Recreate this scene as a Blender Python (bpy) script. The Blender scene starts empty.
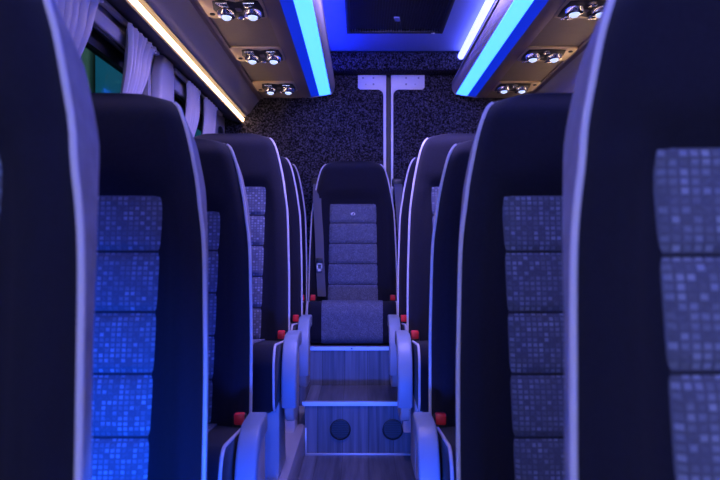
import bpy, bmesh, math, random
from mathutils import Vector, Matrix
random.seed(7)
COL = bpy.context.scene.collection
SC = bpy.context.scene

# ------------------------------------------------------------------ helpers
def smooth(a, b, x):
    if a == b: return 0.0 if x < a else 1.0
    t = max(0.0, min(1.0, (x - a) / (b - a)))
    return t * t * (3 - 2 * t)

def lerp_table(tab, x):
    """monotone-ish smooth interpolation of a table of (x, y)"""
    n = len(tab)
    if x <= tab[0][0]: return tab[0][1]
    if x >= tab[-1][0]: return tab[-1][1]
    for i in range(n - 1):
        x0, y0 = tab[i]; x1, y1 = tab[i + 1]
        if x0 <= x <= x1:
            def slope(k):
                if k <= 0: return (tab[1][1] - tab[0][1]) / (tab[1][0] - tab[0][0])
                if k >= n - 1: return (tab[-1][1] - tab[-2][1]) / (tab[-1][0] - tab[-2][0])
                a = (tab[k][1] - tab[k-1][1]) / (tab[k][0] - tab[k-1][0])
                b = (tab[k+1][1] - tab[k][1]) / (tab[k+1][0] - tab[k][0])
                if a * b <= 0: return 0.0
                return 2 * a * b / (a + b)
            h = x1 - x0; t = (x - x0) / h
            m0, m1 = slope(i) * h, slope(i + 1) * h
            return (2*t**3 - 3*t**2 + 1)*y0 + (t**3 - 2*t**2 + t)*m0 + (-2*t**3 + 3*t**2)*y1 + (t**3 - t**2)*m1
    return tab[-1][1]

def obj(name, bm, mat, parent=None, smooth_shade=True, angle=40):
    bmesh.ops.recalc_face_normals(bm, faces=bm.faces[:])
    me = bpy.data.meshes.new(name)
    bm.to_mesh(me); bm.free()
    for m in (mat if isinstance(mat, (list, tuple)) else [mat]): me.materials.append(m)
    if smooth_shade:
        for p in me.polygons: p.use_smooth = True
        try: me.set_sharp_from_angle(angle=math.radians(angle))
        except Exception: pass
    o = bpy.data.objects.new(name, me); COL.objects.link(o)
    if parent is not None: o.parent = parent
    return o

def thing(name, label, cat, loc=(0, 0, 0), group=None):
    o = bpy.data.objects.new(name, None); COL.objects.link(o)
    o.empty_display_size = 0.05
    o.location = loc; o['label'] = label; o['category'] = cat; o['kind'] = 'thing'
    if group: o['group'] = group
    return o

def tag(o, label, cat, group=None):
    o['label'] = label; o['category'] = cat; o['kind'] = 'thing'
    if group: o['group'] = group
    return o

def struct(name, bm, mat, parent=None, **k):
    o = obj(name, bm, mat, parent, **k)
    if parent is None: o['kind'] = 'structure'
    return o

def add_box(bm, x0, x1, y0, y1, z0, z1, bevel=0.0, segs=2):
    r = bmesh.ops.create_cube(bm, size=1.0)
    vs = r['verts']
    for v in vs:
        v.co = Vector((x0 + (v.co.x + .5) * (x1 - x0), y0 + (v.co.y + .5) * (y1 - y0), z0 + (v.co.z + .5) * (z1 - z0)))
    if bevel > 0:
        es = list({e for v in vs for e in v.link_edges})
        bmesh.ops.bevel(bm, geom=es, offset=bevel, segments=segs, affect='EDGES', profile=.5)
    return bm

def box(x0, x1, y0, y1, z0, z1, bevel=0.0, segs=2):
    return add_box(bmesh.new(), x0, x1, y0, y1, z0, z1, bevel, segs)

def rings_mesh(rings, cap=True, closed=True):
    """loft a list of rings of equal length"""
    bm = bmesh.new()
    vr = [[bm.verts.new(p) for p in r] for r in rings]
    n = len(rings[0])
    for a, b in zip(vr, vr[1:]):
        for i in range(n if closed else n - 1):
            j = (i + 1) % n
            bm.faces.new((a[i], a[j], b[j], b[i]))
    if cap and closed:
        bm.faces.new(vr[0][::-1]); bm.faces.new(vr[-1])
    return bm

def sheet(grid, thick=0.0, uv=None):
    """open grid of points (list of rows); optional solidify; uv(i,j)->(u,v)"""
    bm = bmesh.new()
    vr = [[bm.verts.new(p) for p in r] for r in grid]
    uvl = bm.loops.layers.uv.new('UVMap') if uv else None
    for i in range(len(vr) - 1):
        for j in range(len(vr[0]) - 1):
            f = bm.faces.new((vr[i][j], vr[i][j+1], vr[i+1][j+1], vr[i+1][j]))
            if uv:
                for l, (a, b) in zip(f.loops, ((i, j), (i, j+1), (i+1, j+1), (i+1, j))):
                    l[uvl].uv = uv(a, b)
    if thick:
        bmesh.ops.recalc_face_normals(bm, faces=bm.faces[:])
        bmesh.ops.solidify(bm, geom=bm.faces[:], thickness=thick)
    return bm

def tube(pts, r, seg=8, bm=None):
    bm = bm or bmesh.new()
    pts = [Vector(p) for p in pts]
    prev = None; rings = []
    for i, p in enumerate(pts):
        t = (pts[min(i+1, len(pts)-1)] - pts[max(i-1, 0)]).normalized()
        if prev is None:
            up = Vector((0, 0, 1)) if abs(t.z) < .9 else Vector((1, 0, 0))
            n = t.cross(up).normalized()
        else:
            n = (prev - t * prev.dot(t)).normalized()
        prev = n; b = t.cross(n)
        rings.append([bm.verts.new(p + (n * math.cos(2*math.pi*k/seg) + b * math.sin(2*math.pi*k/seg)) * r) for k in range(seg)])
    for a, b in zip(rings, rings[1:]):
        for k in range(seg):
            bm.faces.new((a[k], a[(k+1) % seg], b[(k+1) % seg], b[k]))
    bm.faces.new(rings[0][::-1]); bm.faces.new(rings[-1])
    return bm

def extrude_poly(pts2, axis, a0, a1, bevel=0.0, segs=2):
    """polygon in the plane normal to axis ('x': pts are (y,z); 'y': (x,z); 'z': (x,y)), extruded a0..a1"""
    bm = bmesh.new()
    def P(p, a):
        return {'x': (a, p[0], p[1]), 'y': (p[0], a, p[1]), 'z': (p[0], p[1], a)}[axis]
    A = [bm.verts.new(P(p, a0)) for p in pts2]; B = [bm.verts.new(P(p, a1)) for p in pts2]
    n = len(pts2)
    fa = bm.faces.new(A); fb = bm.faces.new(B[::-1])
    for i in range(n):
        bm.faces.new((A[i], B[i], B[(i+1) % n], A[(i+1) % n]))
    bmesh.ops.recalc_face_normals(bm, faces=bm.faces[:])
    if bevel:
        es = [e for e in bm.edges if (fa in e.link_faces or fb in e.link_faces)]
        bmesh.ops.bevel(bm, geom=es, offset=bevel, segments=segs, affect='EDGES', profile=.5)
    return bm

def disc(cx, cy, cz, r, depth, axis='y', seg=24, bevel=0.0):
    pts = [(math.cos(2*math.pi*k/seg)*r, math.sin(2*math.pi*k/seg)*r) for k in range(seg)]
    if axis == 'y': return extrude_poly([(cx+a, cz+b) for a, b in pts], 'y', cy, cy+depth, bevel)
    if axis == 'x': return extrude_poly([(cy+a, cz+b) for a, b in pts], 'x', cx, cx+depth, bevel)
    return extrude_poly([(cx+a, cy+b) for a, b in pts], 'z', cz, cz+depth, bevel)

def copy_tree(o, parent=None):
    c = o.copy(); COL.objects.link(c)
    if parent is not None: c.parent = parent
    for ch in [x for x in bpy.data.objects if x.parent == o]:
        copy_tree(ch, c)
    return c

# ------------------------------------------------------------------ materials
def new_mat(name):
    m = bpy.data.materials.new(name); m.use_nodes = True
    nt = m.node_tree
    return m, nt, nt.nodes['Principled BSDF']

def flat(name, col, rough=.6, metal=0.0, spec=.5, sheen=0.0, noise=0.0, nscale=60, bump=0.0, bscale=300, tr=0.0):
    m, nt, b = new_mat(name)
    b.inputs['Base Color'].default_value = (*col, 1)
    b.inputs['Roughness'].default_value = rough
    b.inputs['Metallic'].default_value = metal
    b.inputs['Specular IOR Level'].default_value = spec
    if sheen:
        b.inputs['Sheen Weight'].default_value = sheen
        b.inputs['Sheen Roughness'].default_value = .5
    tc = nt.nodes.new('ShaderNodeTexCoord')
    if noise:
        n = nt.nodes.new('ShaderNodeTexNoise'); n.inputs['Scale'].default_value = nscale; n.inputs['Detail'].default_value = 4
        nt.links.new(tc.outputs['Object'], n.inputs['Vector'])
        mx = nt.nodes.new('ShaderNodeMix'); mx.data_type = 'RGBA'
        mx.inputs['A'].default_value = (*[c * (1 - noise) for c in col], 1)
        mx.inputs['B'].default_value = (*[min(1, c * (1 + noise)) for c in col], 1)
        nt.links.new(n.outputs['Fac'], mx.inputs['Factor']); nt.links.new(mx.outputs['Result'], b.inputs['Base Color'])
    if bump:
        n2 = nt.nodes.new('ShaderNodeTexNoise'); n2.inputs['Scale'].default_value = bscale; n2.inputs['Detail'].default_value = 3
        nt.links.new(tc.outputs['Object'], n2.inputs['Vector'])
        bp = nt.nodes.new('ShaderNodeBump'); bp.inputs['Strength'].default_value = bump; bp.inputs['Distance'].default_value = .002
        nt.links.new(n2.outputs['Fac'], bp.inputs['Height']); nt.links.new(bp.outputs['Normal'], b.inputs['Normal'])
    return m

def emit(name, col, strength, base=(.6, .6, .6)):
    m, nt, b = new_mat(name)
    b.inputs['Base Color'].default_value = (*base, 1)
    b.inputs['Emission Color'].default_value = (*col, 1)
    b.inputs['Emission Strength'].default_value = strength
    return m

def math_node(nt, op, a, b=None):
    n = nt.nodes.new('ShaderNodeMath'); n.operation = op
    for k, v in enumerate((a, b)):
        if v is None: continue
        if isinstance(v, (int, float)): n.inputs[k].default_value = v
        else: nt.links.new(v, n.inputs[k])
    return n.outputs[0]

def pattern_fabric(name, cell=.0095):
    m, nt, b = new_mat(name)
    uv = nt.nodes.new('ShaderNodeUVMap')
    sp = nt.nodes.new('ShaderNodeSeparateXYZ'); nt.links.new(uv.outputs['UV'], sp.inputs[0])
    def cells(c, off):
        X = math_node(nt, 'DIVIDE', math_node(nt, 'ADD', sp.outputs['X'], off), c)
        Y = math_node(nt, 'DIVIDE', math_node(nt, 'ADD', sp.outputs['Y'], off), c)
        cx, cy = math_node(nt, 'FLOOR', X), math_node(nt, 'FLOOR', Y)
        fx, fy = math_node(nt, 'FRACT', X), math_node(nt, 'FRACT', Y)
        cv = nt.nodes.new('ShaderNodeCombineXYZ'); nt.links.new(cx, cv.inputs[0]); nt.links.new(cy, cv.inputs[1])
        wn = nt.nodes.new('ShaderNodeTexWhiteNoise'); wn.noise_dimensions = '2D'; nt.links.new(cv.outputs[0], wn.inputs['Vector'])
        mx = math_node(nt, 'LESS_THAN', math_node(nt, 'ABSOLUTE', math_node(nt, 'SUBTRACT', fx, .5)), .33)
        my = math_node(nt, 'LESS_THAN', math_node(nt, 'ABSOLUTE', math_node(nt, 'SUBTRACT', fy, .5)), .33)
        return math_node(nt, 'MULTIPLY', mx, my), wn.outputs['Value']
    m1, r1 = cells(cell, 5.0)
    a1 = math_node(nt, 'MULTIPLY', m1, math_node(nt, 'POWER', r1, 1.3))
    m2, r2 = cells(cell * 4.3, 7.0)
    a2 = math_node(nt, 'ADD', math_node(nt, 'MULTIPLY', r2, .45), .55)
    fac = math_node(nt, 'MULTIPLY', a1, a2)
    nz = nt.nodes.new('ShaderNodeTexNoise'); nz.inputs['Scale'].default_value = 220; nz.inputs['Detail'].default_value = 2
    nt.links.new(uv.outputs['UV'], nz.inputs['Vector'])
    fac = math_node(nt, 'ADD', fac, math_node(nt, 'MULTIPLY', math_node(nt, 'SUBTRACT', nz.outputs['Fac'], .5), .5))
    mx = nt.nodes.new('ShaderNodeMix'); mx.data_type = 'RGBA'; mx.clamp_factor = True
    mx.inputs['A'].default_value = (.10, .11, .155, 1); mx.inputs['B'].default_value = (.30, .345, .46, 1)
    nt.links.new(fac, mx.inputs['Factor']); nt.links.new(mx.outputs['Result'], b.inputs['Base Color'])
    b.inputs['Roughness'].default_value = .95; b.inputs['Specular IOR Level'].default_value = .1
    return m

def carpet(name, col):
    m, nt, b = new_mat(name)
    tc = nt.nodes.new('ShaderNodeTexCoord')
    v = nt.nodes.new('ShaderNodeTexNoise'); v.inputs['Scale'].default_value = 125; v.inputs['Detail'].default_value = 3; v.inputs['Roughness'].default_value = .7
    nt.links.new(tc.outputs['Object'], v.inputs['Vector'])
    cr = nt.nodes.new('ShaderNodeValToRGB')
    cr.color_ramp.elements[0].position = .45; cr.color_ramp.elements[0].color = (*[c * .25 for c in col], 1)
    cr.color_ramp.elements[1].position = .72; cr.color_ramp.elements[1].color = (*[min(1, c * 4.5) for c in col], 1)
    nt.links.new(v.outputs['Fac'], cr.inputs['Fac']); nt.links.new(cr.outputs['Color'], b.inputs['Base Color'])
    bp = nt.nodes.new('ShaderNodeBump'); bp.inputs['Strength'].default_value = 1; bp.inputs['Distance'].default_value = .006
    nt.links.new(v.outputs['Fac'], bp.inputs['Height']); nt.links.new(bp.outputs['Normal'], b.inputs['Normal'])
    b.inputs['Roughness'].default_value = 1; b.inputs['Specular IOR Level'].default_value = .1
    return m

def wood_vinyl(name):
    m, nt, b = new_mat(name)
    tc = nt.nodes.new('ShaderNodeTexCoord')
    mp = nt.nodes.new('ShaderNodeMapping'); mp.inputs['Scale'].default_value = (55, 2.2, 2.2)
    nt.links.new(tc.outputs['Object'], mp.inputs['Vector'])
    n = nt.nodes.new('ShaderNodeTexNoise'); n.inputs['Scale'].default_value = 1; n.inputs['Detail'].default_value = 6
    nt.links.new(mp.outputs[0], n.inputs['Vector'])
    sp = nt.nodes.new('ShaderNodeSeparateXYZ'); nt.links.new(tc.outputs['Object'], sp.inputs[0])
    X = math_node(nt, 'DIVIDE', math_node(nt, 'ADD', sp.outputs['X'], 5.03), .11)
    wn = nt.nodes.new('ShaderNodeTexWhiteNoise'); wn.noise_dimensions = '1D'; nt.links.new(math_node(nt, 'FLOOR', X), wn.inputs['W'])
    seam = math_node(nt, 'GREATER_THAN', math_node(nt, 'FRACT', X), .02)
    f = math_node(nt, 'ADD', math_node(nt, 'MULTIPLY', n.outputs['Fac'], .8), math_node(nt, 'MULTIPLY', wn.outputs['Value'], .3))
    cr = nt.nodes.new('ShaderNodeValToRGB')
    cr.color_ramp.elements[0].position = .3; cr.color_ramp.elements[0].color = (.035, .04, .055, 1)
    cr.color_ramp.elements[1].position = .85; cr.color_ramp.elements[1].color = (.19, .20, .25, 1)
    nt.links.new(f, cr.inputs['Fac'])
    mx = nt.nodes.new('ShaderNodeMix'); mx.data_type = 'RGBA'; mx.inputs['A'].default_value = (.025, .026, .03, 1)
    nt.links.new(cr.outputs['Color'], mx.inputs['B']); nt.links.new(seam, mx.inputs['Factor'])
    nt.links.new(mx.outputs['Result'], b.inputs['Base Color'])
    b.inputs['Roughness'].default_value = .42
    return m

def glass_tint(name, col=(.5, .68, .76)):
    m = bpy.data.materials.new(name); m.use_nodes = True; nt = m.node_tree; nt.nodes.clear()
    o = nt.nodes.new('ShaderNodeOutputMaterial'); t = nt.nodes.new('ShaderNodeBsdfTransparent'); g = nt.nodes.new('ShaderNodeBsdfGlossy')
    t.inputs[0].default_value = (*col, 1); g.inputs['Roughness'].default_value = .05; g.inputs['Color'].default_value = (.9, .9, .9, 1)
    mx = nt.nodes.new('ShaderNodeMixShader'); mx.inputs[0].default_value = .04
    nt.links.new(t.outputs[0], mx.inputs[1]); nt.links.new(g.outputs[0], mx.inputs[2]); nt.links.new(mx.outputs[0], o.inputs[0])
    return m

M = dict(
    dark=flat('dark_seat_fabric', (.012, .0125, .022), .9, spec=.12, sheen=.10, noise=.25, nscale=160, bump=.3, bscale=500),
    grey=flat('grey_side_fabric', (.33, .33, .37), .9, spec=.1, noise=.3, nscale=35, bump=.4, bscale=120),
    pipe=flat('piping', (.62, .61, .66), .7, spec=.2),
    pattern=pattern_fabric('square_pattern_fabric'),
    weave=pattern_fabric('fine_woven_fabric', .0042),
    thread=flat('seam_shade_thread', (.022, .025, .042), .9),
    shell=flat('seat_shell', (.03, .03, .035), .6),
    arm=flat('armrest_plastic', (.25, .31, .40), .45, noise=.05, nscale=20),
    armside=flat('pale_bracket_plastic', (.46, .43, .43), .5),
    leg=flat('painted_leg', (.34, .33, .36), .45),
    black=flat('black_plastic', (.012, .012, .014), .45),
    red=flat('red_button', (1.0, .035, .05), .4),
    chrome=flat('chrome', (.85, .85, .88), .18, metal=1),
    steel=flat('brushed_trim', (.55, .55, .57), .42, metal=.6),
    webbing=flat('belt_webbing', (.11, .11, .13), .8, bump=.3, bscale=400),
    white=flat('white_painted_metal', (.80, .80, .80), .4),
    wall=flat('lilac_wall_trim', (.62, .61, .66), .6),
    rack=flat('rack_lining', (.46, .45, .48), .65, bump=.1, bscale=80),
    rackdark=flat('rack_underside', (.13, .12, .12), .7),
    vinyl=flat('tan_vinyl', (.30, .255, .185), .55, bump=.35, bscale=110, noise=.1, nscale=30),
    gold=flat('gold_bezel', (.92, .72, .44), .35, metal=.25),
    bronze=flat('bronze_edge', (.30, .24, .23), .45, metal=.2),
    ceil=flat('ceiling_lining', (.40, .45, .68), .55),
    curtain=flat('curtain_cloth', (.70, .68, .76), .9, spec=.1, bump=.2, bscale=200),
    carpet=carpet('speckled_carpet', (.034, .032, .044)),
    wood=wood_vinyl('wood_vinyl'),
    glass=glass_tint('tinted_glass'),
    blue=emit('blue_light_diffuser', (.014, .09, 1.0), 9.0),
    bluedim=emit('deep_blue_diffuser', (.0, .02, .60), 1.0, (.03, .04, .25)),
    lens=emit('lens_glint_glow', (.45, .58, 1.0), 1.3),  # glow stands in for strip reflections in the chrome
    fill=emit('deep_blue_fill', (.001, .022, 1.0), 55.0),
    warm=emit('warm_led', (1.0, .62, .32), 13.0),
    lilac=emit('lilac_tube', (.13, .15, 1.0), 6.5),
    teal=flat('teal_paint', (.008, .20, .32), .7, noise=.1, nscale=3),
    olive=flat('olive_paint', (.17, .20, .13), .7, noise=.3, nscale=6),
    asphalt=flat('asphalt', (.04, .04, .042), .9, noise=.3, nscale=20),
)

# ------------------------------------------------------------------ dimensions (metres; floor z=0; camera at y=0 looking to +y)
EYE = .90
XC = .187                       # coach centre line
WL, WR = -.80, 1.174            # side walls
Y0, YR = -3.0, 5.06             # front edge and rear wall
ZC = 2.02                       # ceiling
def mx_(x): return 2 * XC - x   # mirror about the centre line

# ------------------------------------------------------------------ seat
HW = [(-.10, .232), (0, .238), (.2, .236), (.35, .231), (.46, .226), (.56, .213), (.64, .198), (.69, .186), (.722, .175), (.745, .162), (.757, .148), (.766, .126), (.770, .104)]
DEP = [(-.10, .045), (.35, .045), (.48, .060), (.58, .095), (.66, .090), (.72, .046), (.770, .022)]
def s_w(h): return lerp_table(HW, h)
def s_base(h): return .165 * (h - .46) - .012 * smooth(.5, .66, h)
def s_front(h, u):
    a = abs(u)
    k = smooth(.54, .60, h)
    y = s_base(h)
    y += (1 - k) * (-.026 * smooth(.62, .84, a)) + k * (-.020 * (1 - a ** 3) - .012)
    y += .030 * smooth(.84, 1.0, a) ** 1.5
    y += .006 * math.exp(-((h - .577) / .012) ** 2) * (1 - smooth(.9, 1, a))
    y += .050 * smooth(.70, .772, h) ** 2
    return y
def s_edge(h): return s_front(h, 1.0)
NU = 30
def make_backrest(zc, parent, fab='pattern', pw=(.150, .138), top=.570, pitch=.114):
    hs = [-.10 + .02 * i for i in range(39)] + [.672, .684, .694, .704, .712, .720, .727, .734, .740, .745, .750, .754, .758, .762, .765, .7675, .769, .770]
    hs = sorted(set(round(h, 4) for h in hs if h <= .770))
    rings = []
    for h in hs:
        w, d = s_w(h), lerp_table(DEP, h)
        r = []
        for i in range(NU + 1):
            u = -1 + 2 * i / NU
            r.append((u * w, s_front(h, u), zc + h))
        ye = s_edge(h)
        back = s_base(h) + .115 - .05 * smooth(.66, .770, h)
        for k in (.33, .66, 1): r.append((w - .003 * k, ye + d * k, zc + h))
        xb = w - .035
        yb = max(back, ye + d + .006)
        r.append((w - .014, ye + d + (yb - ye - d) * .55, zc + h)); r.append((xb, yb, zc + h))
        r.append((0, yb + .012, zc + h))
        r.append((-xb, yb, zc + h)); r.append((-(w - .014), ye + d + (yb - ye - d) * .55, zc + h))
        for k in (1, .66, .33): r.append((-(w - .003 * k), ye + d * k, zc + h))
        rings.append(r)
    o = obj('backrest', rings_mesh(rings), M['dark'], parent, angle=60)
    # side panels and piping
    for s in (-1, 1):
        g = []
        for h in hs:
            if h > .762: continue
            w, d, ye = s_w(h), lerp_table(DEP, h), s_edge(h)
            g.append([(s * (w - .003 * k + .0022), ye + d * k, zc + h) for k in (.0, .25, .5, .75, 1)])
        sp = obj('side_panel', sheet(g, .002), M['grey'], parent); sp['label'] = 'pale grey side panel'
        pts = [(s * (s_w(h) + .001), s_edge(h) - .001, zc + h) for h in hs if h <= .756]
        pp = obj('piping', tube(pts, .0042), M['pipe'], parent); pp['label'] = 'pale edge piping'
    # centre panel with stitched grooves
    bot = -.09
    n = 190; m = 22
    g = []
    def ph(h): return pw[0] + (pw[1] - pw[0]) * (top - h) / .6
    for i in range(n + 1):
        h = top - (top - bot) * i / n
        f = ((top - h) / pitch) % 1.0
        dg = min(f, 1 - f) * pitch if (top - h) > pitch * .5 else (1 - f) * pitch
        q = (1 - math.exp(-(dg / .009) ** 2)) * .55 + .45 * (1 - abs(2 * f - 1) ** 3)
        row = []
        for j in range(m + 1):
            t = -1 + 2 * j / m
            x = t * ph(h)
            e = smooth(1.0, .93, abs(t)) * (smooth(0, .02, (top - h)) )
            y = s_front(h, x / s_w(h)) + .003 - (.003 + .002 + .011 * q * (1 - .4 * abs(t) ** 4)) * max(.0, e)
            row.append((x, y, zc + h))
        g.append(row)
    cp = obj('centre_panel', sheet(g, 0, lambda i, j: ((-1 + 2 * j / m) * .13, (n - i) / n * (top - bot))), M[fab], parent, angle=80)
    cp['label'] = 'square-patterned blue grey centre panel'
    sb = bmesh.new()
    for k in range(1, 6):
        h = top - k * pitch
        if h < bot: break
        tube([(t / 10 * ph(h) * .96, s_front(h, t / 10 * ph(h) * .96 / s_w(h)) - .0022, zc + h) for t in range(-10, 11)], .0026, 6, sb)
    obj('shaded_seam', sb, M['thread'], cp)  # stitch line coloured dark to stand in for groove shade
    return o

def cushion_profile(zc, thick, off=0.0):
    """closed YZ profile of the cushion; nose towards -y"""
    L, B = -.475, .0
    pts = []
    top = zc - .005
    def arc(cy, cz, r, a0, a1, n):
        for k in range(n + 1):
            a = math.radians(a0 + (a1 - a0) * k / n)
            pts.append((cy + (r + off) * math.cos(a), cz + (r + off) * math.sin(a)))
    pts.append((B, zc - thick + .02 - off)); 
    arc(L + .05, zc - thick + .055, .05, 270, 180, 5)
    arc(L + .075, zc + .018 - .075, .075, 180, 92, 9)
    for k in range(1, 9):
        y = L + .075 + (B - L - .075) * k / 8
        pts.append((y, zc + .018 - .028 * k / 8 + off))
    return pts

def make_cushion(zc, thick, parent, hw=.226, fab='pattern', base=True):
    prof = cushion_profile(zc, thick)
    cy = sum(p[0] for p in prof) / len(prof); cz = sum(p[1] for p in prof) / len(prof)
    rings = []
    for x, s in ((-hw, .94), (-hw + .006, .975), (-hw + .018, 1.0), (-hw * .5, 1.0), (0, 1.0), (hw * .5, 1.0), (hw - .018, 1.0), (hw - .006, .975), (hw, .94)):
        rings.append([(x, cy + (p[0] - cy) * s, cz + (p[1] - cz) * s) for p in prof])
    o = obj('seat_cushion', rings_mesh(rings), M['dark'], parent, angle=60)
    pr = cushion_profile(zc, thick, .005)[1:]
    g = []; acc = [0]
    for a, b in zip(pr, pr[1:]): acc.append(acc[-1] + math.dist(a, b))
    m = 14; pw = .152
    for p in pr:
        g.append([((-1 + 2 * j / m) * pw, p[0], p[1]) for j in range(m + 1)])
    cp = obj('cushion_panel', sheet(g, .004, lambda i, j: ((-1 + 2 * j / m) * pw + 1, acc[i])), M[fab], parent, angle=60)
    cp['label'] = 'patterned cushion centre panel'
    for s in (-1, 1):
        pts = [(s * (hw - .003), cy + (p[0] - cy) * .965, cz + (p[1] - cz) * .965) for p in prof[1:]]
        pp = obj('piping', tube(pts, .0042), M['pipe'], parent); pp['label'] = 'pale cushion piping'
    return o

def arc_band(y_back, y_front, ztop, zbot, th):
    """armrest profile: flat top that curves down at its front, as a closed (y,z) polygon"""
    R = .15
    out, inn = [], []
    out.append((y_back, ztop)); inn.append((y_back, ztop - th))
    for k in range(11):
        a = math.radians(90 + 90 * k / 10)
        out.append((y_front + R + R * math.cos(a), ztop - R * 1.05 + R * 1.05 * math.sin(a)))
        inn.append((y_front + R + (R - th) * math.cos(a), ztop - R * 1.05 + (R * 1.05 - th) * math.sin(a)))
    for k in range(1, 5):
        t = k / 4
        out.append((y_front + .01 * t * t, ztop - R * 1.05 - (ztop - zbot - R * 1.05) * t))
        inn.append((y_front + th + .01 * t * t - .012 * t, ztop - R * 1.05 - (ztop - zbot - R * 1.05) * t))
    return out + inn[::-1]

def make_armrest(zc, side, parent):
    x0, x1 = (.238, .288)
    a, b = (x0, x1) if side > 0 else (-x1, -x0)
    root = obj('armrest', extrude_poly(arc_band(-.10, -.37, zc + .035, zc - .20, .050), 'x', a, b, .007, 3), M['arm'], parent, angle=50)
    root['label'] = 'grey plastic armrest curving down at its front'
    # pale side bracket inside the bow
    poly = [(-.06, zc + .02), (-.17, zc + .0)]
    for k in range(9):
        t = math.radians(100 + 160 * k / 8)
        poly.append((-.24 + .09 * math.cos(t), zc - .165 + .10 * math.sin(t)))
    poly += [(-.08, zc - .27), (-.05, zc - .15)]
    c, d = (x0 + .006, x1 - .012) if side > 0 else (-(x1 - .012), -(x0 + .006))
    br = obj('armrest_bracket', extrude_poly(poly, 'x', c, d, .005, 2), M['armside'], parent, angle=50)
    br['label'] = 'pale moulded bracket under the armrest'

def make_buckle(zc, side, parent):
    x = side * .215
    bk = obj('buckle', box(x - .017, x + .017, -.112, -.082, zc - .035, zc + .030, .004), M['black'], parent)
    bt = obj('buckle_button', box(x - .0135, x + .0135, -.117, -.090, zc + .004, zc + .034, .004), M['red'], bk)
    bt['label'] = 'red buckle button'

def make_seat(name, side, zc=.437, arm=True, legs=True, thick=.205, fab='pattern', buckles=None):
    root = thing(name, '', 'seat')
    if fab == 'weave': make_backrest(zc, root, fab, (.130, .140), .535, .1115)
    else: make_backrest(zc, root, fab)
    make_cushion(zc, thick, root, fab=fab)
    if arm: make_armrest(zc, side, root)
    for s in (buckles or (side,)): make_buckle(zc, s, root)
    if legs:
        zb = zc - thick + .02
        for s in (-1, 1):
            p = [(-.36, 0), (-.08, 0), (-.10, .03), (-.13, zb), (-.33, zb), (-.34, .03)]
            x = s * .20
            obj('leg', extrude_poly(p, 'x', x - .03, x + .03, .006, 2), M['leg'], root)
        obj('seat_frame', box(-.21, .21, -.42, -.03, zb - .02, zb + .012, .006), M['shell'], root)
    return root

G_AISLE = 'high-backed coach seats along the aisle'
left_lab = [
    ('nearest seat on the left, its front face cut off by the photo edge', -.279, .86, 0),
    ('second high-backed seat on the left, beside the gathered curtains', -.300, 1.65, 0),
    ('third seat on the left, last one standing low before the raised plinth', -.303, 2.35, 0),
    ('fourth seat on the left, standing higher on the plinth behind the third', -.275, 3.23, .13),
    ('fifth seat on the left, thin edge showing before the rear row', -.278, 3.96, .13),
]
right_lab = [
    ('nearest seat on the right, large and cut off by the photo edge', .212, .86, 0),
    ('second high-backed seat on the right, with its patterned panel in full view', .190, 1.65, 0),
    ('third seat on the right, narrow strip behind the second seat', .194, 2.35, 0),
    ('fourth seat on the right, standing higher on the raised plinth', .182, 3.23, .13),
    ('fifth seat on the right, thin edge showing beside the rear middle seat', .178, 3.96, .13),
]
EDGE = .228
pl = make_seat('coach_seat', +1)
pr_ = make_seat('coach_seat', -1)
for i, (lab, x, y, z) in enumerate(left_lab):
    o = pl if i == 0 else copy_tree(pl)
    o.location = (x - EDGE, y, z); o['label'] = lab; o['group'] = G_AISLE
for i, (lab, x, y, z) in enumerate(right_lab):
    o = pr_ if i == 0 else copy_tree(pr_)
    o.location = (x + EDGE, y, z); o['label'] = lab; o['group'] = G_AISLE

# rear row on the box behind the steps
ZP1, ZP2 = .23, .415
YR1, YR2 = 3.75, 4.22
G_REAR = 'seats of the rear row'
rc = make_seat('rear_seat', 1, zc=.195, arm=False, legs=False, thick=.195, fab='weave', buckles=(-1, 1))
rc.location = (-.044, 4.75, ZP2 + .004); rc['group'] = G_REAR
rc['label'] = 'middle seat of the rear row facing down the aisle, with a small white badge'
rs = make_seat('rear_seat', 1, zc=.195, arm=False, legs=False, thick=.195, fab='weave')
rs.location = (-.044 - .490, 4.75, ZP2 + .004); rs['group'] = G_REAR
rs['label'] = 'rear row seat left of the middle one, almost hidden'
r2 = copy_tree(rs); r2.location = (-.044 + .490, 4.75, ZP2 + .004)
r2['label'] = 'rear row seat right of the middle one, almost hidden'
# small badge on the middle seat
bd = bmesh.new()
yb = s_front(.46, 0) - .020
add = extrude_poly([(.013 * math.cos(a) , .205 + .462 + .009 * math.sin(a)) for a in [2*math.pi*k/18 for k in range(18)]], 'y', yb, yb + .010, .002)
bdo = obj('badge', add, M['white'], rc); bdo['label'] = 'small white badge with a dark mark'
bd.free()
obj('badge_mark', extrude_poly([(-.004, .205 + .456), (.002, .205 + .456), (.007, .205 + .467), (.001, .205 + .467)], 'y', yb - .001, yb + .002), M['black'], bdo, smooth_shade=False)

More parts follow.
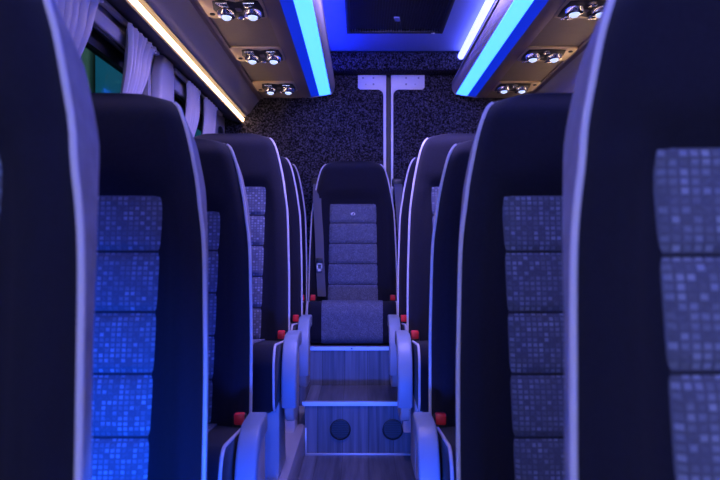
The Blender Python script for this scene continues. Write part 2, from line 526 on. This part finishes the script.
# seat belts hanging beside the middle rear seat
def belt(label, xt, xb, tongue):
    y1 = 4.765
    root = thing('seat_belt', label, 'seat belt', (xt, y1, 1.26), 'seat belts of the rear row')
    pts = [(0, .10, 0.02), (.002, .03, -.02), (.006, -.055, -.12), (.010 + (xb - xt) * .4, -.095, -.30), (xb - xt, -.125, -.46), (xb - xt + .01, -.135, -.62)]
    g = []
    N = 24
    for i in range(N + 1):
        t = i / N * (len(pts) - 1); k = min(int(t), len(pts) - 2); f = t - k
        p = [pts[k][c] * (1 - f) + pts[k+1][c] * f for c in range(3)]
        g.append([(p[0] + dx, p[1] + abs(dx) * .1, p[2]) for dx in (-.023, -.008, .008, .023)])
    obj('webbing', sheet(g, .0016), M['webbing'], root)
    obj('belt_guide', box(-.03, .03, .065, .14, -.012, .030, .006), M['black'], root)
    if tongue:
        px, py, pz = xb - xt - .003, -.126, -.435
        bm = box(px - .018, px + .018, py - .012, py - .004, pz - .006, pz + .022, .004)
        obj('belt_tongue', bm, M['black'], root)
        bm = bmesh.new()
        for a in ((px - .015, px - .008), (px + .008, px + .015)): add_box(bm, a[0], a[1], py - .010, py - .006, pz - .05, pz - .004)
        add_box(bm, px - .015, px + .015, py - .010, py - .006, pz - .05, pz - .036); add_box(bm, px - .015, px + .015, py - .010, py - .006, pz - .014, pz - .004)
        obj('belt_latch_plate', bm, M['white'], root)['label'] = 'bright metal latch plate'
belt('dark seat belt with bright latch plate left of the middle rear seat', -.246, -.220, True)
belt('plain dark seat belt hanging right of the middle rear seat', .205, .222, False)

# ------------------------------------------------------------------ setting: floor, steps, walls
struct('floor', box(WL, WR, Y0, YR, -.05, 0), M['wood'], smooth_shade=False)
PX0, PX1 = -.245, .262
struct('floor_plinth_left', box(WL, PX0, 2.62, YR2 - .002, .0, .13, .004), M['leg'])
struct('floor_plinth_right', box(PX1, WR, 2.62, YR2 - .002, .0, .13, .004), M['leg'])
struct('floor_step', box(PX0 + .001, PX1 - .001, YR1, YR2 - .002, 0, ZP1), M['wood'], smooth_shade=False)
struct('floor_platform', box(WL, WR, YR2, YR, 0, ZP2), M['wood'], smooth_shade=False)
def nosing(name, x0, x1, y, z):
    p = [(y - .006, z - .015), (y - .006, z + .003), (y + .020, z + .003), (y + .020, z + .0005), (y - .0005, z + .0005), (y - .0005, z - .015)]
    return struct(name, extrude_poly(p, 'x', x0, x1, .001, 1), M['steel'])
nosing('trim_1', PX0 - .01, PX1 + .04, YR1, ZP1)
n2 = nosing('trim_2', PX0 - .02, PX1 + .03, YR2, ZP2)
obj('screw', disc(-.045, YR2 - .009, ZP2 - .006, .004, .004, 'y', 12), M['black'], n2)
# thin light floor trim along the foot of the first riser and up at its left
bm = bmesh.new()
add_box(bm, PX0 + .004, PX1, YR1 - .012, YR1 - .001, 0, .010, .002)
add_box(bm, PX0 + .001, PX0 + .010, YR1 - .012, YR1 - .001, .0, .12, .002)
struct('trim_3', bm, M['steel'])
for i, px in enumerate((-.090, .138)):
    v = thing('floor_vent', '%s round black vent in the riser of the first step' % ('left' if i == 0 else 'right'), 'vent', (px, YR1, .112), 'round vents in the step')
    bm = bmesh.new()
    # ring
    R, r = .046, .038
    rings = []
    for rr, yy in ((R, -.001), (R, -.006), (r + .003, -.007), (r, -.001)):
        rings.append([(rr * math.cos(2*math.pi*k/28), yy, rr * math.sin(2*math.pi*k/28)) for k in range(28)])
    obj('vent_rim', rings_mesh(rings, cap=False), M['black'], v)
    g = disc(0, -.003, 0, .039, .002, 'y', 28)
    for k in range(-3, 4): add_box(g, -.034, .034, -.006, -.003, k * .010 - .002, k * .010 + .002)
    obj('vent_grille', g, M['black'], v)

# side walls with window openings
WINS = ((.55, 3.23), (3.55, 4.72))
WZ0, WZ1 = .78, 1.615
def side_wall(name, xa, xb):
    bm = bmesh.new()
    add_box(bm, xa, xb, Y0, YR, 0, WZ0); add_box(bm, xa, xb, Y0, YR, WZ1, ZC)
    ys = [Y0] + [v for w in WINS for v in w] + [YR]
    for a, b in zip(ys[::2], ys[1::2]): add_box(bm, xa, xb, a, b, WZ0, WZ1)
    return struct(name, bm, M['wall'], smooth_shade=False)
side_wall('wall_left', WL - .05, WL)
side_wall('wall_right', WR, WR + .05)
def rounded_rect(y0, y1, z0, z1, r, n=6):
    p = []
    for cy, cz, a0 in ((y1 - r, z1 - r, 0), (y0 + r, z1 - r, 90), (y0 + r, z0 + r, 180), (y1 - r, z0 + r, 270)):
        for k in range(n + 1):
            a = math.radians(a0 + 90 * k / n); p.append((cy + r * math.cos(a), cz + r * math.sin(a)))
    return p
def frame_mesh(x0, x1, outer, inner):
    bm = bmesh.new()
    n = len(outer)
    A = [bm.verts.new((x0, *p)) for p in outer]; B = [bm.verts.new((x0, *p)) for p in inner]
    C = [bm.verts.new((x1, *p)) for p in outer]; D = [bm.verts.new((x1, *p)) for p in inner]
    for i in range(n):
        j = (i + 1) % n
        for q in ((A[i], A[j], B[j], B[i]), (C[i], D[i], D[j], C[j]), (A[i], C[i], C[j], A[j]), (B[i], B[j], D[j], D[i])): bm.faces.new(q)
    return bm
k = 0
for xa, sgn in ((WL, 1), (WR, -1)):
    for (a, b) in WINS:
        k += 1
        x0, x1 = sorted((xa - sgn * .045, xa - sgn * .015))
        w = struct('window_%d' % k, frame_mesh(x0, x1, rounded_rect(a, b, WZ0, WZ1, .03), rounded_rect(a + .05, b - .05, WZ0 + .05, WZ1 - .10, .07)), M['black'])
        xg = xa - sgn * .03
        obj('pane', box(xg - .002, xg + .002, a + .02, b - .02, WZ0 + .02, WZ1 - .02), M['glass'], w, smooth_shade=False)
        if k in (1, 2):
            xl, xh = sorted((xa - sgn * .012, xa + sgn * .006))
            obj('window_surround', frame_mesh(xl, xh, rounded_rect(a - .03, b + .03, WZ0 - .03, WZ1 + .02, .05), rounded_rect(a + .012, b - .012, WZ0 + .012, WZ1 - .02, .07)), M['wall'], w)
# pillar cover between the two left windows
pc = extrude_poly([(3.27, .80), (3.50, .80), (3.50, 1.60), (3.48, 1.645), (3.33, 1.645), (3.27, 1.57)], 'x', WL, WL + .045, .012, 3)
struct('trim_4', pc, M['wall'])
# outer side panel behind the second window with a dark grab recess
tag(obj('speaker', extrude_poly(rounded_rect(4.83, 4.94, 1.50, 1.585, .03), 'x', WL + .0005, WL + .012, .003, 2), M['black']), 'small dark rounded plate on the left wall by the rear corner', 'speaker')

# window blinds, rails and curtains on the left
for i, (a, b) in enumerate(WINS):
    where = 'long front-left window' if i == 0 else 'short rear-left window'
    t = thing('window_blind', 'pale rolled blind cassette across the top of the %s' % where, 'blind', (WL, a, 1.57), 'rolled blinds')
    obj('cassette', box(.002, .028, .03, b - a - .06, -.012, .036, .008, 3), M['wall'], t)
    obj('pull_bar', box(.004, .018, .05, b - a - .08, -.022, -.013, .003), M['black'], t)
    t = thing('curtain_rail', 'pale curtain rail above the %s' % where, 'curtain rail', (WL, a, 1.632), 'curtain rails')
    rl = a - .02; rh = b + .03
    obj('rail', box(.022, .040, 0, rh - a, -.006, .008, .003), M['wall'], t)
    for yy in ((.05), (rh - a) * .5, rh - a - .03):
        obj('rail_bracket', box(.0, .03, yy - .01, yy + .01, -.004, .006, .002), M['wall'], t)

def curtain(label, y0, y1, sweep, nf, seed):
    rnd = random.Random(seed)
    root = thing('curtain', label, 'curtain', (WL + .050, y0, 1.612), 'gathered window curtains')
    g = []
    NZ, NYc = 34, nf * 10
    ph = [rnd.uniform(-.5, .5) for _ in range(nf + 2)]
    am = [rnd.uniform(.7, 1.2) for _ in range(nf + 2)]
    for i in range(NZ + 1):
        d = .86 * (i / NZ) ** 1.3
        yr = y1 - sweep * (1 - math.exp(-d / .13)) + .0 * d
        row = []
        for j in range(NYc + 1):
            t = j / NYc
            fidx = t * nf; k = int(min(fidx, nf - 1)); fr = fidx - k
            A = am[k] * (1 - fr) + am[k+1] * fr; P = ph[k] * (1 - fr) + ph[k+1] * fr
            y = (yr - y0) * t + .006 * math.sin(9 * t + 7 * d) * min(1, d * 5)
            near = smooth(.10, .34, d)
            x = (.015 - .008 * near) * A * math.sin(2 * math.pi * fidx + P + 1.2 * d * math.sin(3 * t)) + .003 * math.sin(30 * d + 5 * t) * math.exp(-d * 4)
            row.append((x - .036 * near, y, -d))
        g.append(row)
    obj('cloth', sheet(g, .002), M['curtain'], root, angle=80)
    gt = []
    hd = [[(.003 + .010 * math.sin(2 * math.pi * j / NYc * nf * 1.0), (y1 - y0) * j / NYc, z) for j in range(NYc + 1)] for z in (-.004, .010)]
    obj('heading_tape', sheet(hd, .002), M['curtain'], root)
curtain('widest lilac curtain at the front left, beside the nearest left seat', 2.08, 2.50, .20, 6, 3)
curtain('lilac curtain gathered just in front of the left pillar', 2.76, 3.15, .23, 6, 5)
curtain('small curtain just behind the left pillar', 3.72, 4.00, .09, 5, 8)
curtain('last small curtain on the left, nearest the rear wall', 4.12, 4.48, .14, 5, 11)

# ceiling
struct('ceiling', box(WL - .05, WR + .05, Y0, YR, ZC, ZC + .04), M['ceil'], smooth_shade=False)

# rear wall: two carpeted doors, header, corner
GX0, GX1 = .150, .172
struct('door_1', box(WL, GX0 - .002, YR, YR + .05, 0, ZC, .004), M['carpet'])
struct('door_2', box(GX1 + .002, WR, YR, YR + .05, 0, ZC, .004), M['carpet'])
struct('wall_rear', box(WL - .05, WR + .05, YR + .055, YR + .10, -.05, ZC + .04), M['black'], smooth_shade=False)
struct('trim_5', box(-.22, .594, 4.90, YR, 1.912, ZC - .001, .012, 3), M['carpet'])
def bracket(label, x_strip, w_strip, xa, xb, sgn):
    t = thing('door_edge_plate', label, 'metal plate', (x_strip, YR, 0), 'white door edge plates')
    zt, zb, lo = 1.932, 1.828, .55
    r = .035
    # outline relative to x_strip, plate spreads away from the gap
    W = abs(xb - xa)
    pts = [(0, lo), (0, zt), (W, zt), (W, zb + .012), (W - .012, zb)]
    for k in range(7):
        a = math.radians(90 + 90 * k / 6)
        pts.append((w_strip + r + r * math.cos(a), zb - r + r * math.sin(a)))
    pts.append((w_strip, lo))
    pts = [(sgn * p[0], p[1]) for p in pts]
    if sgn < 0: pts = pts[::-1]
    obj('plate', extrude_poly(pts, 'y', -.010, -.001, .002, 2), M['white'], t)
    for (fx, z) in ((.45, 1.895), (.82, 1.895), (.45, 1.858), (.72, 1.858)):
        obj('screw', disc(sgn * W * fx, -.0135, z, .0055 if z > 1.87 or fx < .6 else .003, .004, 'y', 12), M['leg'], t)
    bm = box(min(sgn * W * .38, sgn * W * .62), max(sgn * W * .38, sgn * W * .62), -.020, -.009, 1.915, 1.930, .003)
    obj('latch', bm, M['black'], t)
bracket('white metal edge plate on the left rear door', GX0 - .003, .016, GX0 - .003, -.018, -1)
bracket('white metal edge plate on the right rear door', GX1 + .003, .014, GX1 + .003, .372, 1)

# ------------------------------------------------------------------ luggage racks
YE = 4.985
def rack(sgn, label):
    X = (lambda x: x) if sgn > 0 else mx_
    def strip(pts, th, y0=Y0, y1=YE):
        """open cross-section polyline (x,z) made into a panel along y"""
        n = len(pts)
        P = [(X(x), z) for x, z in pts]
        up = [(X(x + 0), z + th) for x, z in pts]
        return extrude_poly(P + up[::-1], 'y', y0, y1)
    root = thing('luggage_rack', label, 'luggage rack', (X(-.5), Y0, 1.64), 'overhead racks')
    def part(name, bm, mat, lab=None, **kw):
        o = obj(name, bm, mat, root, **kw); o.matrix_parent_inverse = Matrix.Translation(-Vector(root.location))
        if lab: o['label'] = lab
        return o
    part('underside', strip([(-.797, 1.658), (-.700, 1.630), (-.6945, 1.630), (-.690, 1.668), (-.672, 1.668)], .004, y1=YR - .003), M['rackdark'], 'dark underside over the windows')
    sl = [(-.684, 1.668), (-.650, 1.690), (-.620, 1.735), (-.598, 1.762)]
    part('sloping_panel', strip(sl, .012, y1=YR - .003), M['rack'], 'lilac grey sloping side panel')
    part('edge_trim', strip([(-.600, 1.760), (-.588, 1.772), (-.574, 1.772)], .014, y1=YR - .003), M['bronze'], 'bronze edge moulding')
    part('vinyl_panel', strip([(-.576, 1.779), (-.346, 1.779)], .012, y1=YR - .003), M['vinyl'], 'tan vinyl panel holding the reading lights')
    part('inner_edge', strip([(-.350, 1.772), (-.318, 1.766), (-.288, 1.772)], .016), M['bronze'], 'bronze inner edge moulding')
    part('inner_lip', strip([(-.176, 1.792), (-.160, 1.804), (-.151, 1.825), (-.151, 1.850), (-.165, 1.870), (-.235, ZC - .012)], .010), M['rack'])
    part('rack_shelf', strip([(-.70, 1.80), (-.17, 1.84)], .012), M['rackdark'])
    # end cap
    cap = extrude_poly([(X(x), z) for x, z in ((-.350, 1.774), (-.29, 1.768), (-.17, 1.788), (-.155, 1.81), (-.152, 1.85), (-.235, 2.0), (-.350, 2.0))], 'y', YE, YE + .012, .003)
    part('end_cap', cap, M['rack'])
    return root
rack(1, 'left overhead rack running the whole length above the windows')
rack(-1, 'right overhead rack running the whole length, half hidden by seats')

def light_run(name, label, bm, mat, cat, group):
    return tag(obj(name, bm, mat, angle=30), label, cat, group)
for sgn, side in ((1, 'left'), (-1, 'right')):
    X = (lambda x: x) if sgn > 0 else mx_
    def bar(pts, th, y0=Y0 + .01, y1=YE - .002):
        P = [(X(x), z) for x, z in pts]; up = [(X(x), z + th) for x, z in pts]
        return extrude_poly(P + up[::-1], 'y', y0, y1)
    t = thing('strip_light', 'wide glowing cyan-blue strip light on the %s rack edge' % side, 'strip light', (X(-.22), Y0, 1.78), 'blue strip lights')
    for nm, pts, mt in (('diffuser', [(-.240, 1.780), (-.210, 1.783), (-.177, 1.790)], 'blue'), ('side_diffuser', [(-.287, 1.772), (-.241, 1.780)], 'bluedim')):
        o = obj(nm, bar(pts, .010), M[mt], t); o.matrix_parent_inverse = Matrix.Translation(-Vector(t.location))
    light_run('led_strip', 'thin warm white LED line low on the %s rack' % side, extrude_poly([(X(-.694), 1.640), (X(-.688), 1.640), (X(-.684), 1.657), (X(-.690), 1.657)], 'y', Y0 + .01, YR - .01), M['warm'], 'LED strip', 'warm LED lines')
    if sgn > 0: continue
    pts = [(X(-.192), y, ZC - .034) for y in (Y0 + .02, 1.5, 4.89)]
    light_run('tube_light', 'slim lilac tube light where the %s rack meets the ceiling' % side, tube(pts, .018, 14), M['lilac'], 'tube light', None)

tag(obj('ceiling_fill', box(-.176, -.168, Y0 + .02, 4.88, 1.880, 1.900, .003), M['fill']), 'deep blue cove light line added out of sight behind the left rack lip, washing the ceiling blue', 'cove light')  # added unseen glow that turns the ceiling blue
# reading light sets in the racks
def reading_set():
    root = thing('reading_light_set', '', 'reading light', (0, 0, 0), 'reading light sets')
    hx, hy = .113, .135
    obj('bezel', extrude_poly(rounded_rect(-hx, hx, -hy, hy, .03, 5), 'z', -.010, -.0005, .003), M['gold'], root)
    # dark waisted tray behind the two lamps
    tp = [(-.062, -.10), (-.03, -.118), (.018, -.085), (.066, -.118), (.100, -.10), (.106, .0), (.100, .105), (.018, .118), (-.062, .105), (-.074, .0)]
    obj('lamp_tray', extrude_poly(tp, 'z', -.014, -.0105, .0015), M['black'], root)
    def ring(cx, cy, prof, n=20, ky=1.0):
        return [[(cx + r * math.cos(2*math.pi*k/n), cy + ky * r * math.sin(2*math.pi*k/n), z) for k in range(n)] for r, z in prof]
    for sx, tl in ((-.030, -1), (.066, 1)):
        sp = obj('spotlight', rings_mesh(ring(sx, .02, ((.033, -.0142), (.034, -.022), (.030, -.034), (.020, -.037), (.016, -.028)), 20, 1.7)), M['chrome'], root)
        sp['label'] = 'chrome spotlight'
        obj('lens_glint', rings_mesh(ring(sx, .02, ((.0165, -.030), (.0165, -.040), (.010, -.045)), 16, 1.7)), M['lens'], sp)  # glowing lens imitates the bright glints on the spotlight
        obj('switch', extrude_poly([(sx - .020, -.105), (sx + .020, -.105), (sx + .012 - .01 * tl, -.055), (sx - .012 - .01 * tl, -.055)], 'z', -.024, -.0142, .003), M['chrome'], root)
    obj('air_nozzle', rings_mesh(ring(.018, .085, ((.017, -.0142), (.017, -.022), (.011, -.024), (.009, -.016)), 16, 1.4)), M['chrome'], root)
    obj('speaker_hole', rings_mesh(ring(-.090, .07, ((.010, -.0101), (.010, -.0125), (.006, -.0125)), 14, 1.5)), M['black'], root)
    obj('call_button', box(.008, .028, -.03, .01, -.019, -.0142, .003), M['bronze'], root)
    return root
rsx = -.461
first = None
for sgn, side in ((1, 'left'), (-1, 'right')):
    for yy, w in ((3.13, 'nearest, at the top edge'), (3.88, 'middle of three'), (4.66, 'farthest, nearest the rear wall')):
        if first is None: first = o = reading_set()
        else: o = copy_tree(first)
        o.location = (rsx if sgn > 0 else mx_(rsx), yy, 1.778)
        if sgn < 0: o.rotation_euler.z = math.pi
        o['label'] = 'gold reading light set in the %s rack, %s' % (side, w)

# ceiling air vent
v = thing('ceiling_vent', 'large black ribbed air grille on the blue ceiling', 'air vent', (.172, 4.0, ZC))
hw = .245; y0v, y1v = -.62, .41
bm = bmesh.new()
for a in ((-hw, -hw + .022, y0v, y1v), (hw - .022, hw, y0v, y1v), (-hw, hw, y0v, y0v + .03), (-hw, hw, y1v - .03, y1v)):
    add_box(bm, a[0], a[1], a[2], a[3], -.026, -.001, .004)
obj('vent_frame', bm, M['black'], v)
obj('vent_backing', box(-hw + .01, hw - .01, y0v + .01, y1v - .01, -.008, -.002), M['black'], v, smooth_shade=False)
bm = bmesh.new()
ns = 34
for i in range(ns):
    x = -hw + .03 + (2 * hw - .06) * i / (ns - 1)
    add_box(bm, x - .0028, x + .0028, y0v + .03, y1v - .03, -.021, -.008)
obj('vent_louvre', bm, flat('louvre', (.03, .03, .035), .5), v, smooth_shade=False)
e = extrude_poly([(-.016, .10), (.010, .10), (.018, .17), (-.008, .17)], 'z', -.026, -.021, .001)
obj('vent_emblem', e, flat('emblem', (.34, .38, .5), .5), v)['label'] = 'small pale slanted emblem'
obj('status_light', box(.185, .205, .385, .40, -.030, -.026, .002), M['white'], v)['label'] = 'small pale light'

# ------------------------------------------------------------------ outside
struct('ground', box(-9, 9, -6, 20, -.75, -.70), M['asphalt'], smooth_shade=False)
tag(obj('painted_wall', box(-2.62, -1.2, 8.5, 8.7, -.699, 3.4, .01), M['teal']), 'flat teal green wall outside the left windows', 'wall')
ol = thing('side_panel_outside', 'olive grey panel outside the front-left window, beside the teal wall', 'panel', (-3.0, 8.4, -.699))
ol.name = 'parked_container'
obj('container_body', box(-.55, .36, 0, .25, 0, 4.2, .03, 3), M['olive'], ol)
obj('container_marking', box(.0, .12, -.006, .001, 2.75, 3.1, .01), M['asphalt'], ol)

# ------------------------------------------------------------------ lights
def area(name, loc, rot, size, sizey, col, power, spread=180):
    l = bpy.data.lights.new(name, 'AREA'); l.shape = 'RECTANGLE'; l.size = size; l.size_y = sizey
    l.color = col; l.energy = power; l.spread = math.radians(spread)
    o = bpy.data.objects.new(name, l); COL.objects.link(o); o.location = loc; o.rotation_euler = rot
    return o
def aim(o, target):
    d = Vector(target) - Vector(o.location); o.rotation_euler = d.to_track_quat('-Z', 'Y').to_euler()
a = area('front_left_fill', (-.70, -2.0, 1.55), (0, 0, 0), .3, .6, (.42, .52, 1.0), 25); aim(a, (.3, 1.8, .9))  # added unseen fill from front left, mainly for the right-hand seats
a = area('front_aisle_fill', (.0, -2.6, 1.85), (0, 0, 0), .5, .4, (.40, .44, 1.0), 34); aim(a, (.0, 3.5, 1.0))  # second added fill, reaching down the aisle to the rear row
a = area('rear_top_fill', (XC, 2.95, ZC - .04), (math.radians(28), 0, 0), .3, .3, (.44, .33, 1.0), 30)  # no fixture here; added to brighten headrest tops and rear seats
a = area('low_left_fill', (.16, .85, .52), (0, 0, 0), .14, .12, (.004, .10, 1.0), 13, 80); aim(a, (-.60, 1.30, .40))  # added blue fill for the left seat fronts, no fixture
a = area('low_aisle_fill', (-.03, 1.00, .10), (0, 0, 0), .20, .08, (.012, .08, 1.0), 6, 66); aim(a, (-.02, 3.6, .42))  # added unseen blue fill for risers and armrests
a = area('outside_fill', (-2.2, 5.2, 4.5), (0, 0, 0), .6, .6, (.8, 1.0, .95), 100); aim(a, (-2.2, 8.5, 1.5))  # added source to brighten the painted wall outside

w = bpy.data.worlds.new('World'); SC.world = w; w.use_nodes = True
w.node_tree.nodes['Background'].inputs[0].default_value = (.02, .025, .06, 1)
w.node_tree.nodes['Background'].inputs[1].default_value = .3

# ------------------------------------------------------------------ camera
cam = bpy.data.cameras.new('Camera'); co = bpy.data.objects.new('Camera', cam); COL.objects.link(co)
co.location = (0, 0, EYE); co.rotation_euler = (math.pi / 2, 0, 0)
cam.sensor_width = 36; cam.lens = 863 / 720 * 36
cam.shift_x = -1 / 720; cam.shift_y = 8 / 720
cam.clip_start = .02
cam.dof.use_dof = True; cam.dof.focus_distance = 3.6; cam.dof.aperture_fstop = 7.0
SC.camera = co
SC.cycles.use_denoising = True
SC.view_settings.view_transform = 'Standard'; SC.view_settings.look = 'None'
SC.view_settings.exposure = 0.0; SC.view_settings.gamma = 1.0; SC.view_settings.use_curve_mapping = False
